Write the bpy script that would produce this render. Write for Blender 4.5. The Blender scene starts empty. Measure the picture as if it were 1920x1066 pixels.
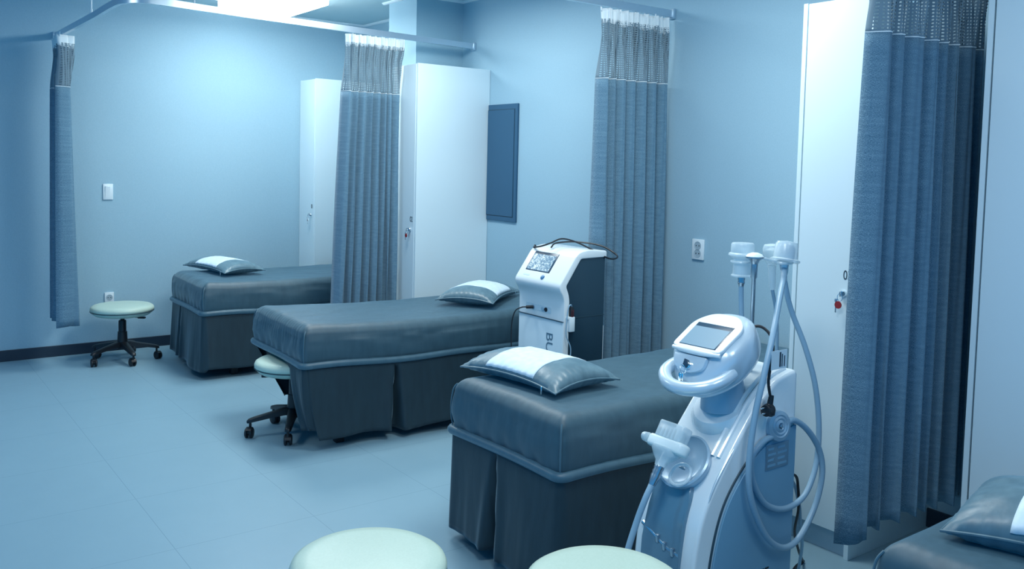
import bpy, bmesh, math, random
from math import sin, cos, pi, sqrt, radians, exp, atan2
from mathutils import Vector, Matrix, noise
random.seed(7)
scene = bpy.context.scene
COL = scene.collection

# ------------------------------------------------------------------ materials
def mat(name, base, rough=.5, metal=0., spec=.5, **kw):
    m = bpy.data.materials.new(name); m.use_nodes = True
    b = m.node_tree.nodes['Principled BSDF']
    b.inputs['Base Color'].default_value = (*base, 1)
    b.inputs['Roughness'].default_value = rough
    b.inputs['Metallic'].default_value = metal
    b.inputs['Specular IOR Level'].default_value = spec
    for k, v in kw.items():
        b.inputs[k.replace('_', ' ')].default_value = v
    return m

def nd(m, t, **kw):
    n = m.node_tree.nodes.new(t)
    for k, v in kw.items(): setattr(n, k, v)
    return n

def lk(m, a, b): m.node_tree.links.new(a, b)

def noise_col(m, scale, c0, c1, stretch=(1, 1, 1), coord='Object', bump=0., detail=4, dist=.002, p0=.35, p1=.65):
    b = m.node_tree.nodes['Principled BSDF']
    tc = nd(m, 'ShaderNodeTexCoord'); mp = nd(m, 'ShaderNodeMapping')
    mp.inputs['Scale'].default_value = stretch
    lk(m, tc.outputs[coord], mp.inputs['Vector'])
    nz = nd(m, 'ShaderNodeTexNoise'); nz.inputs['Scale'].default_value = scale; nz.inputs['Detail'].default_value = detail
    lk(m, mp.outputs[0], nz.inputs['Vector'])
    cr = nd(m, 'ShaderNodeValToRGB')
    cr.color_ramp.elements[0].color = (*c0, 1); cr.color_ramp.elements[1].color = (*c1, 1)
    cr.color_ramp.elements[0].position = p0; cr.color_ramp.elements[1].position = p1
    lk(m, nz.outputs['Fac'], cr.inputs[0]); lk(m, cr.outputs[0], b.inputs['Base Color'])
    if bump:
        bp = nd(m, 'ShaderNodeBump'); bp.inputs['Strength'].default_value = bump; bp.inputs['Distance'].default_value = dist
        lk(m, nz.outputs['Fac'], bp.inputs['Height']); lk(m, bp.outputs[0], b.inputs['Normal'])
    return nz, cr

M = {}
M['wall'] = mat('wallpaper', (.31, .53, .63), .75, spec=.25)
noise_col(M['wall'], 260, (.325, .515, .63), (.355, .545, .66), (1, 1, .55), bump=.12, dist=.001)
M['pillar'] = mat('pillar_wallpaper', (.36, .55, .66), .8, spec=.2)
noise_col(M['pillar'], 260, (.33, .52, .63), (.36, .55, .66), (1, 1, .55), bump=.12, dist=.001)
M['ceiling'] = mat('ceiling_paint', (.55, .72, .78), .9, spec=.1)
M['trim'] = mat('white_trim', (.74, .86, .92), .5)
M['baseboard'] = mat('dark_baseboard', (.012, .03, .055), .45)

def floor_mat():
    m = mat('floor_tiles', (.3, .5, .64), .42, spec=.4)
    b = m.node_tree.nodes['Principled BSDF']
    tc = nd(m, 'ShaderNodeTexCoord'); sp = nd(m, 'ShaderNodeSeparateXYZ'); lk(m, tc.outputs['Object'], sp.inputs[0])
    def line(out, off, per, w):
        a = nd(m, 'ShaderNodeMath', operation='SUBTRACT'); a.inputs[1].default_value = off; lk(m, out, a.inputs[0])
        d = nd(m, 'ShaderNodeMath', operation='DIVIDE'); d.inputs[1].default_value = per; lk(m, a.outputs[0], d.inputs[0])
        f = nd(m, 'ShaderNodeMath', operation='ADD'); f.inputs[1].default_value = .5; lk(m, d.outputs[0], f.inputs[0])
        g = nd(m, 'ShaderNodeMath', operation='FLOORED_MODULO'); g.inputs[1].default_value = 1; lk(m, f.outputs[0], g.inputs[0])
        s = nd(m, 'ShaderNodeMath', operation='SUBTRACT'); s.inputs[1].default_value = .5; lk(m, g.outputs[0], s.inputs[0])
        ab = nd(m, 'ShaderNodeMath', operation='ABSOLUTE'); lk(m, s.outputs[0], ab.inputs[0])
        lt = nd(m, 'ShaderNodeMath', operation='LESS_THAN'); lt.inputs[1].default_value = w / per; lk(m, ab.outputs[0], lt.inputs[0])
        return lt.outputs[0]
    lx = line(sp.outputs['X'], .880, .5283, .0011); ly = line(sp.outputs['Y'], 3.138, .555, .0011)
    mx = nd(m, 'ShaderNodeMath', operation='MAXIMUM'); lk(m, lx, mx.inputs[0]); lk(m, ly, mx.inputs[1])
    nz = nd(m, 'ShaderNodeTexNoise'); nz.inputs['Scale'].default_value = 7; nz.inputs['Detail'].default_value = 6
    lk(m, tc.outputs['Object'], nz.inputs['Vector'])
    cr = nd(m, 'ShaderNodeValToRGB'); cr.color_ramp.elements[0].color = (.225, .385, .485, 1); cr.color_ramp.elements[1].color = (.25, .415, .515, 1)
    lk(m, nz.outputs['Fac'], cr.inputs[0])
    mix = nd(m, 'ShaderNodeMixRGB'); mix.inputs[2].default_value = (.15, .28, .38, 1)
    lk(m, mx.outputs[0], mix.inputs[0]); lk(m, cr.outputs[0], mix.inputs[1]); lk(m, mix.outputs[0], b.inputs['Base Color'])
    n2 = nd(m, 'ShaderNodeTexNoise'); n2.inputs['Scale'].default_value = 90
    lk(m, tc.outputs['Object'], n2.inputs['Vector'])
    bp = nd(m, 'ShaderNodeBump'); bp.inputs['Strength'].default_value = .06; bp.inputs['Distance'].default_value = .001
    lk(m, n2.outputs['Fac'], bp.inputs['Height']); lk(m, bp.outputs[0], b.inputs['Normal'])
    return m
M['floor'] = floor_mat()

def satin(name, c0, c1, rough):
    m = mat(name, c0, rough, spec=.5, Sheen_Weight=.45, Sheen_Roughness=.35)
    m.node_tree.nodes['Principled BSDF'].inputs['Sheen Tint'].default_value = (.55, .8, .95, 1)
    noise_col(m, 30, c0, c1, (1, 1, .25), bump=.25, dist=.004, detail=3)
    return m
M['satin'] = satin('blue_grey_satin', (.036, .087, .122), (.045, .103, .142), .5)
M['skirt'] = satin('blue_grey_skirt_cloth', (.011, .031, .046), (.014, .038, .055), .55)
M['piping'] = satin('piping_cloth', (.058, .130, .180), (.068, .148, .20), .42)
M['pillow'] = satin('pillow_satin', (.085, .165, .215), (.12, .215, .27), .40)
M['pillow_white'] = mat('pillow_white_cotton', (.66, .82, .93), .7, Sheen_Weight=.3)
noise_col(M['pillow_white'], 40, (.62, .79, .92), (.72, .86, .95), bump=.2, dist=.003)
M['dark'] = mat('dark_metal_frame', (.01, .015, .022), .5)

def curtain_mat():
    m = mat('heather_curtain', (.07, .16, .24), .85, spec=.15, Sheen_Weight=.15)
    b = m.node_tree.nodes['Principled BSDF']
    tc = nd(m, 'ShaderNodeTexCoord')
    res = []
    for sc, st in ((1, (330, 1500, 1)), (1, (1700, 360, 1)), (1, (14, 90, 1))):
        mp = nd(m, 'ShaderNodeMapping'); mp.inputs['Scale'].default_value = st
        lk(m, tc.outputs['UV'], mp.inputs['Vector'])
        nz = nd(m, 'ShaderNodeTexNoise'); nz.inputs['Scale'].default_value = sc; nz.inputs['Detail'].default_value = 2
        lk(m, mp.outputs[0], nz.inputs['Vector']); res.append(nz.outputs['Fac'])
    a = nd(m, 'ShaderNodeMath', operation='ADD'); lk(m, res[0], a.inputs[0]); lk(m, res[1], a.inputs[1])
    a2 = nd(m, 'ShaderNodeMath', operation='MULTIPLY_ADD'); a2.inputs[1].default_value = .22; lk(m, res[2], a2.inputs[0]); lk(m, a.outputs[0], a2.inputs[2])
    cr = nd(m, 'ShaderNodeValToRGB')
    e = cr.color_ramp.elements
    e[0].position = .36; e[0].color = (.034, .095, .160, 1)
    e[1].position = .74; e[1].color = (.30, .48, .61, 1)
    k = e.new(.56); k.color = (.088, .195, .29, 1)
    hv = nd(m, 'ShaderNodeMath', operation='MULTIPLY'); hv.inputs[1].default_value = .52; lk(m, a2.outputs[0], hv.inputs[0])
    lk(m, hv.outputs[0], cr.inputs[0]); lk(m, cr.outputs[0], b.inputs['Base Color'])
    bp = nd(m, 'ShaderNodeBump'); bp.inputs['Strength'].default_value = .35; bp.inputs['Distance'].default_value = .002
    lk(m, a.outputs[0], bp.inputs['Height']); lk(m, bp.outputs[0], b.inputs['Normal'])
    return m
M['curtain'] = curtain_mat()

def net_mat():
    m = mat('curtain_net', (.18, .27, .335), .8, spec=.2)
    nt = m.node_tree; b = nt.nodes['Principled BSDF']; out = nt.nodes['Material Output']
    tc = nd(m, 'ShaderNodeTexCoord'); sp = nd(m, 'ShaderNodeSeparateXYZ'); lk(m, tc.outputs['UV'], sp.inputs[0])
    def band(o, per, frac):
        d = nd(m, 'ShaderNodeMath', operation='DIVIDE'); d.inputs[1].default_value = per; lk(m, o, d.inputs[0])
        f = nd(m, 'ShaderNodeMath', operation='FRACT'); lk(m, d.outputs[0], f.inputs[0])
        g = nd(m, 'ShaderNodeMath', operation='GREATER_THAN'); g.inputs[1].default_value = frac; lk(m, f.outputs[0], g.inputs[0])
        return g.outputs[0]
    hole = nd(m, 'ShaderNodeMath', operation='MULTIPLY')
    lk(m, band(sp.outputs['X'], .0118, .52), hole.inputs[0]); lk(m, band(sp.outputs['Y'], .0108, .52), hole.inputs[1])
    tr = nd(m, 'ShaderNodeBsdfTransparent'); mx = nd(m, 'ShaderNodeMixShader')
    lk(m, hole.outputs[0], mx.inputs[0]); lk(m, b.outputs[0], mx.inputs[1]); lk(m, tr.outputs[0], mx.inputs[2]); lk(m, mx.outputs[0], out.inputs[0])
    return m
M['net'] = net_mat()
M['tape'] = mat('white_heading_tape', (.78, .88, .93), .7)
M['locker'] = mat('white_laminate', (.70, .86, .93), .35, spec=.4)
M['locker_edge'] = mat('laminate_edge', (.68, .85, .95), .35)
M['plinth'] = mat('locker_plinth', (.42, .56, .66), .5)
M['ink'] = mat('dark_ink', (.02, .05, .08), .6)
M['panel'] = mat('slate_panel_paint', (.035, .115, .21), .45, spec=.35)
M['chrome'] = mat('chrome', (.8, .87, .92), .15, 1.)
M['rail'] = mat('aluminium_rail', (.55, .68, .78), .32, .75)
M['plastic'] = mat('white_plastic', (.76, .87, .93), .3)
M['socket_in'] = mat('socket_recess', (.36, .48, .56), .5)
M['pin'] = mat('socket_hole', (.01, .02, .03), .6)
M['red'] = mat('red_tag', (.28, .018, .025), .5)
M['mint'] = mat('mint_vinyl', (.64, .83, .72), .38, spec=.4)
noise_col(M['mint'], 180, (.49, .64, .56), (.52, .67, .59), bump=.08, dist=.0006)
M['black'] = mat('black_plastic', (.008, .012, .018), .4)
M['m_white'] = mat('glossy_white_shell', (.80, .88, .92), .22, spec=.6, Coat_Weight=.4)
M['letter'] = mat('grey_lettering', (.10, .20, .28), .5)
M['m_front'] = mat('pale_front_panel', (.56, .71, .80), .4)
M['m_dark'] = mat('dark_blue_side_panel', (.014, .045, .075), .38)
M['seam'] = mat('seam_line', (.02, .06, .09), .6)
def screen_mat():
    m = mat('lit_screen', (.05, .1, .15), .15)
    b = m.node_tree.nodes['Principled BSDF']
    tc = nd(m, 'ShaderNodeTexCoord'); nz = nd(m, 'ShaderNodeTexNoise'); nz.inputs['Scale'].default_value = 38; nz.inputs['Distortion'].default_value = 2.5
    lk(m, tc.outputs['Object'], nz.inputs['Vector'])
    cr = nd(m, 'ShaderNodeValToRGB'); e = cr.color_ramp.elements
    e[0].position = .42; e[0].color = (.09, .19, .30, 1); e[1].position = .63; e[1].color = (.75, .9, .97, 1)
    k = e.new(.52); k.color = (.22, .38, .50, 1)
    lk(m, nz.outputs['Fac'], cr.inputs[0]); lk(m, cr.outputs[0], b.inputs['Emission Color']); b.inputs['Emission Strength'].default_value = .8
    return m
M['screen'] = screen_mat()
M['screen_off'] = mat('grey_touch_screen', (.13, .27, .38), .4)
M['bezel'] = mat('dark_bezel', (.018, .06, .11), .3)
M['blue'] = mat('blue_button', (.05, .19, .38), .3)
M['silver'] = mat('pearl_silver_plastic', (.60, .75, .86), .27, .25, spec=.6, Coat_Weight=.35, Coat_Roughness=.12)
M['silver_dk'] = mat('pearl_grey_plastic', (.32, .49, .63), .33, .15, Coat_Weight=.2)
M['m2_side'] = mat('steel_blue_side_panel', (.19, .40, .57), .42)
M['m2_front'] = mat('glossy_blue_front_panel', (.13, .26, .36), .22, .05, Coat_Weight=.5)
M['m2_white'] = mat('pearl_white_shell', (.86, .95, .99), .25, .05, Coat_Weight=.4)
M['hose'] = mat('grey_blue_hose', (.27, .44, .58), .35, spec=.5)
M['clear'] = mat('frosted_clear_plastic', (.74, .90, .98), .2, spec=.6, Alpha=.55)
M['white_ring'] = mat('white_probe_ring', (.74, .88, .92), .35)
M['metal'] = mat('brushed_steel', (.42, .52, .6), .28, .9)
M['paper'] = mat('white_paper_tag', (.72, .84, .9), .7)
M['plate'] = mat('grey_rating_plate', (.20, .35, .48), .35, .4)
def emit(name, col, s):
    m = bpy.data.materials.new(name); m.use_nodes = True
    b = m.node_tree.nodes['Principled BSDF']
    b.inputs['Base Color'].default_value = (.8, .9, .95, 1)
    b.inputs['Emission Color'].default_value = (*col, 1); b.inputs['Emission Strength'].default_value = s
    return m
LCOL = (.93, .98, .96)
M['lamp'] = emit('lamp_diffuser', LCOL, 21)

# ------------------------------------------------------------------ mesh helpers
def nb(): return bmesh.new()

def box(bm, x0, x1, y0, y1, z0, z1, bev=0., seg=2):
    r = bmesh.ops.create_cube(bm, size=1.)
    vs = r['verts']
    for v in vs:
        v.co = Vector((x0 + (v.co.x + .5) * (x1 - x0), y0 + (v.co.y + .5) * (y1 - y0), z0 + (v.co.z + .5) * (z1 - z0)))
    if bev:
        es = list({e for v in vs for e in v.link_edges})
        bmesh.ops.bevel(bm, geom=es, offset=bev, segments=seg, profile=.5, affect='EDGES')
    return bm

def smooth_path(pts, n=8, closed=False):
    P = [Vector(p) for p in pts]; out = []; N = len(P)
    rng = range(N if closed else N - 1)
    for i in rng:
        p0 = P[(i - 1) % N] if (closed or i > 0) else P[0] * 2 - P[1]
        p1 = P[i]; p2 = P[(i + 1) % N]
        p3 = P[(i + 2) % N] if (closed or i + 2 < N) else P[-1] * 2 - P[-2]
        for k in range(n):
            t = k / n
            out.append(.5 * ((2 * p1) + (p2 - p0) * t + (2 * p0 - 5 * p1 + 4 * p2 - p3) * t * t + (3 * p1 - p0 - 3 * p2 + p3) * t ** 3))
    if not closed: out.append(P[-1].copy())
    return out

def tube(bm, pts, r, seg=10, closed=False, smooth=8, caps=True):
    P = smooth_path(pts, smooth, closed) if smooth else [Vector(p) for p in pts]
    n = len(P)
    rf = r if callable(r) else (lambda t: r)
    T = []
    for i in range(n):
        a = P[(i - 1) % n] if (closed or i > 0) else P[i]
        b = P[(i + 1) % n] if (closed or i < n - 1) else P[i]
        T.append((b - a).normalized())
    ref = Vector((0, 0, 1)) if abs(T[0].z) < .9 else Vector((1, 0, 0))
    N = (ref - T[0] * ref.dot(T[0])).normalized()
    rings = []
    for i in range(n):
        N = (N - T[i] * N.dot(T[i])).normalized(); B = T[i].cross(N)
        rr = rf(i / (n - 1))
        rings.append([bm.verts.new(P[i] + (N * cos(2 * pi * k / seg) + B * sin(2 * pi * k / seg)) * rr) for k in range(seg)])
    m = n if closed else n - 1
    for i in range(m):
        A, B2 = rings[i], rings[(i + 1) % n]
        for k in range(seg):
            bm.faces.new((A[k], A[(k + 1) % seg], B2[(k + 1) % seg], B2[k]))
    if caps and not closed:
        bm.faces.new(rings[0][::-1]); bm.faces.new(rings[-1])
    return bm

def sweep(bm, P, prof, closed_prof=True):
    """sweep a 2D profile (side, up) along a horizontal path"""
    P = [Vector(p) for p in P]; n = len(P); rings = []
    for i in range(n):
        a = P[max(i - 1, 0)]; b = P[min(i + 1, n - 1)]; t = (b - a); t.z = 0; t.normalize()
        s = Vector((t.y, -t.x, 0))
        rings.append([bm.verts.new(P[i] + s * u + Vector((0, 0, w))) for u, w in prof])
    k = len(prof)
    for i in range(n - 1):
        for j in range(k):
            bm.faces.new((rings[i][j], rings[i][(j + 1) % k], rings[i + 1][(j + 1) % k], rings[i + 1][j]))
    bm.faces.new(rings[0][::-1]); bm.faces.new(rings[-1])
    return bm

def lathe(bm, prof, seg=32, mtx=None, sx=1., sy=1.):
    rings = []
    for r, z in prof:
        if r < 1e-6:
            rings.append([bm.verts.new((0, 0, z))])
        else:
            rings.append([bm.verts.new((r * cos(2 * pi * k / seg) * sx, r * sin(2 * pi * k / seg) * sy, z)) for k in range(seg)])
    for a, b in zip(rings, rings[1:]):
        for k in range(seg):
            k2 = (k + 1) % seg
            if len(a) == 1 and len(b) == 1: continue
            if len(a) == 1: bm.faces.new((a[0], b[k2], b[k]))
            elif len(b) == 1: bm.faces.new((a[k], a[k2], b[0]))
            else: bm.faces.new((a[k], a[k2], b[k2], b[k]))
    for rg, rev in ((rings[0], True), (rings[-1], False)):
        if len(rg) > 1: bm.faces.new(rg[::-1] if rev else rg)
    if mtx is not None:
        for rg in rings:
            for v in rg: v.co = mtx @ v.co
    return bm

def prism(bm, poly, axis, a0, a1, bev=0., seg=3):
    """poly in the plane normal to axis ('y': (x,z); 'x': (y,z); 'z': (x,y)), extruded a0..a1"""
    def mk(p, a):
        return {'y': (p[0], a, p[1]), 'x': (a, p[0], p[1]), 'z': (p[0], p[1], a)}[axis]
    A = [bm.verts.new(mk(p, a0)) for p in poly]; B = [bm.verts.new(mk(p, a1)) for p in poly]
    n = len(poly)
    fs = [bm.faces.new(A), bm.faces.new(B[::-1])]
    for i in range(n): fs.append(bm.faces.new((A[i], B[i], B[(i + 1) % n], A[(i + 1) % n])))
    bmesh.ops.recalc_face_normals(bm, faces=fs)
    if bev:
        es = [e for f in fs[:2] for e in f.edges]
        bmesh.ops.bevel(bm, geom=list(set(es)), offset=bev, segments=seg, profile=.5, affect='EDGES', clamp_overlap=True)
    return bm

def frame_m(o, x, y, z):
    m = Matrix.Identity(4)
    for i, a in enumerate((x, y, z)):
        for j in range(3): m[j][i] = a[j]
    for j in range(3): m[j][3] = o[j]
    return m

def axis_m(o, d, up=(0, 0, 1)):
    z = Vector(d).normalized(); u = Vector(up)
    if abs(z.dot(u)) > .95: u = Vector((1, 0, 0))
    x = u.cross(z).normalized(); y = z.cross(x)
    return frame_m(o, x, y, z)

def obj(name, bm, m, parent=None, smooth=True, world=False, angle=40, kind=None, label=None, mods=()):
    if world and parent is not None:
        root = parent
        while root.parent: root = root.parent
        inv = (Matrix.Translation(root.location) @ root.rotation_euler.to_matrix().to_4x4()).inverted()
        bmesh.ops.transform(bm, matrix=inv, verts=bm.verts)
    bmesh.ops.recalc_face_normals(bm, faces=bm.faces) if name not in NOCALC else None
    me = bpy.data.meshes.new(name); bm.to_mesh(me); bm.free()
    if isinstance(m, str): m = M[m]
    me.materials.append(m)
    o = bpy.data.objects.new(name, me); COL.objects.link(o)
    if smooth:
        for p in me.polygons: p.use_smooth = True
        try: me.set_sharp_from_angle(angle=radians(angle))
        except Exception: pass
    if parent is not None: o.parent = parent
    if kind: o['kind'] = kind
    if label: o['label'] = label
    return o
NOCALC = {'drape', 'net_panel', 'heading_tape', 'skirt'}

def thing(name, label, cat, loc=(0, 0, 0), rotz=0., group=None):
    o = bpy.data.objects.new(name, None); COL.objects.link(o)
    o.empty_display_size = .1
    o.location = loc; o.rotation_euler = (0, 0, rotz)
    o['label'] = label; o['category'] = cat
    if group: o['group'] = group
    return o

def tag(o, label, cat, group=None):
    o['label'] = label; o['category'] = cat
    if group: o['group'] = group
    return o

def copy_tree(o, parent=None):
    c = o.copy(); COL.objects.link(c)
    if parent is not None: c.parent = parent
    for ch in list(o.children): copy_tree(ch, c)
    return c

def text_bm(s, size, mtx, depth=.0006, sx=1.):
    cu = bpy.data.curves.new('lettering', 'FONT'); cu.body = s; cu.size = size; cu.extrude = depth
    cu.align_x = 'CENTER'; cu.align_y = 'CENTER'
    o = bpy.data.objects.new('lettering', cu); COL.objects.link(o)
    dg = bpy.context.evaluated_depsgraph_get(); dg.update()
    me = bpy.data.meshes.new_from_object(o.evaluated_get(dg))
    bm = nb(); bm.from_mesh(me)
    for v in bm.verts: v.co.x *= sx
    bmesh.ops.transform(bm, matrix=mtx, verts=bm.verts)
    bpy.data.objects.remove(o); bpy.data.curves.remove(cu); bpy.data.meshes.remove(me)
    return bm

# frame of a face looking towards -X (lettering readable by a viewer who looks along +X)
def face_mx(x, y, z, rot=0.):
    R = frame_m((x, y, z), (0, -1, 0), (0, 0, 1), (-1, 0, 0))
    return R @ Matrix.Rotation(rot, 4, 'Z')

# ------------------------------------------------------------------ camera
yaw, pitch, roll = radians(36.77), radians(3.595), radians(-1.35)
fw = Vector((sin(yaw) * cos(pitch), cos(yaw) * cos(pitch), -sin(pitch)))
rt = Vector((cos(yaw), -sin(yaw), 0)); dn = fw.cross(rt)
r2 = rt * cos(roll) + dn * sin(roll); d2 = -rt * sin(roll) + dn * cos(roll)
cam = bpy.data.cameras.new('camera'); co = bpy.data.objects.new('camera', cam); COL.objects.link(co)
co.matrix_world = frame_m((0, 0, 1.40), r2, -d2, -fw)
cam.sensor_width = 36; cam.lens = 1641 / 1920 * 36; cam.shift_y = -(533 - 409) / 1920
cam.clip_start = .05
scene.camera = co

# ------------------------------------------------------------------ the room
XB, YA, ZC = 3.384, 6.64, 2.51
X0, Y0 = -3.0, -2.4
def struct(name, bm, m): return obj(name, bm, m, smooth=False, kind='structure')
b = nb(); box(b, X0, XB + .12, Y0, YA + .12, -.1, 0); struct('floor', b, 'floor')
b = nb(); box(b, X0, XB + .12, Y0, YA + .12, ZC, ZC + .1); struct('ceiling', b, 'ceiling')
b = nb(); box(b, X0, XB, YA, YA + .12, 0, ZC); struct('wall_left', b, 'wall')
b = nb(); box(b, XB, XB + .12, Y0, YA + .12, 0, ZC); struct('wall_right', b, 'wall')
b = nb(); box(b, 3.012, XB, 5.15, 5.53, 0, ZC); struct('wall_pillar', b, 'pillar')
b = nb(); box(b, X0, XB, YA - .012, YA, 0, .075, .003); struct('baseboard_left', b, 'baseboard')
b = nb(); box(b, XB - .012, XB, Y0, 5.15, 0, .075, .003); struct('baseboard_right', b, 'baseboard')
cr = [(0, 0), (0, -.016), (.012, -.014), (.02, -.006), (.02, 0)]
def crown(name, pts, flip=1):
    b = nb(); sweep(b, [(p[0], p[1], ZC) for p in pts], [(u * flip, w) for u, w in cr]); struct(name, b, 'trim')
crown('trim_1', [(X0, YA), (XB, YA)])
crown('trim_2', [(XB, YA), (XB, 5.53)])
crown('trim_3', [(3.012, 5.60), (3.012, 5.13)])
crown('trim_4', [(3.0, 5.15), (XB, 5.15)])
crown('trim_5', [(XB, 5.15), (XB, Y0)])

# ceiling lamp over the far bed
lx0, lx1, ly0, ly1 = 1.97, 2.49, 5.38, 6.03
t = thing('ceiling_lamp', 'lit white square ceiling lamp above the far bed', 'lamp', ((lx0 + lx1) / 2, (ly0 + ly1) / 2, ZC))
b = nb(); box(b, lx0 - .015, lx1 + .015, ly0 - .015, ly1 + .015, 2.455, ZC, .006); obj('lamp_frame', b, 'trim', t, world=True)
b = nb(); box(b, lx0, lx1, ly0, ly1, 2.400, 2.457, .014); obj('diffuser', b, 'lamp', t, world=True, label='glowing white diffuser')

def lamp(x, y, power, sx=.53, sy=.66, z=2.44, col=LCOL):
    l = bpy.data.lights.new('unseen_ceiling_light', 'AREA'); l.shape = 'RECTANGLE'; l.size = sx; l.size_y = sy
    l.energy = power; l.color = col
    o = bpy.data.objects.new('unseen_ceiling_light', l); COL.objects.link(o); o.location = (x, y, z)
lamp(2.36, 4.10, 24)
lamp(2.30, 2.30, 22)
lamp(1.9, .40, 8)
lamp(.2, 4.4, 11)  # unseen aisle light, added to brighten the floor
lamp(.85, 1.2, 19)  # unseen light added to brighten the near stools and silver machine front

w = bpy.data.worlds.new('world'); scene.world = w; w.use_nodes = True
bg = w.node_tree.nodes['Background']; bg.inputs[0].default_value = (.02, .30, .66, 1); bg.inputs[1].default_value = .98

# ------------------------------------------------------------------ curtain rails
RZ = 2.185
rprof = [(-.011, -.018), (.011, -.018), (.011, .018), (-.011, .018)]
def rail(label, path, rods, flanges):
    t = thing('curtain_rail', label, 'curtain rail', (path[-1][0], path[-1][1], RZ))
    b = nb(); sweep(b, [(p[0], p[1], p[2] if len(p) > 2 else RZ) for p in path], rprof); obj('track', b, 'rail', t, world=True)
    for x, y in rods:
        b = nb(); lathe(b, [(.0045, 0), (.0045, ZC - RZ - .018)], 12, Matrix.Translation((x, y, RZ + .018)))
        lathe(b, [(.008, 0), (.008, .03), (.0055, .034)], 12, Matrix.Translation((x, y, RZ + .018)))
        lathe(b, [(.02, 0), (.02, .006)], 16, Matrix.Translation((x, y, ZC - .007)))
        obj('hanger_rod', b, 'plastic', t, world=True)
    for x, y, d in flanges:
        b = nb()
        if d == 'x': box(b, x - .02, x, y - .022, y + .022, RZ - .026, RZ + .026, .004)
        else: box(b, x - .022, x + .022, y - .02, y, RZ - .026, RZ + .026, .004)
        obj('wall_bracket', b, 'rail', t, world=True)
RX = 1.09
bendp = smooth_path([(1.102, 5.50, 2.190), (1.118, 5.16, 2.205), (1.140, 5.02, 2.212), (1.215, 4.945, 2.216), (1.34, 4.950, 2.218), (1.55, 4.985, 2.218), (1.80, 5.0, 2.214)], 8)
rail('curved aluminium curtain track around the far bed, fixed beside the pillar', [(1.085, YA - .001, 2.185)] + [tuple(p) for p in bendp] + [(2.4, 5.0, 2.203), (XB - .001, 5.0, 2.187)],
     [(1.10, 5.6), (1.50, 4.978)], [(1.085, YA, 'y'), (XB, 5.0, 'x')])
rail('straight curtain track ending on the wall between panel and double socket', [(1.1, 3.18), (XB - .001, 3.18)], [(1.5, 3.18)], [(XB, 3.18, 'x')])
rail('curtain track above the curtain beside the nearest numbered locker', [(1.1, 1.50), (XB - .001, 1.50)], [(1.5, 1.50)], [(XB, 1.50, 'x')])

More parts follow.
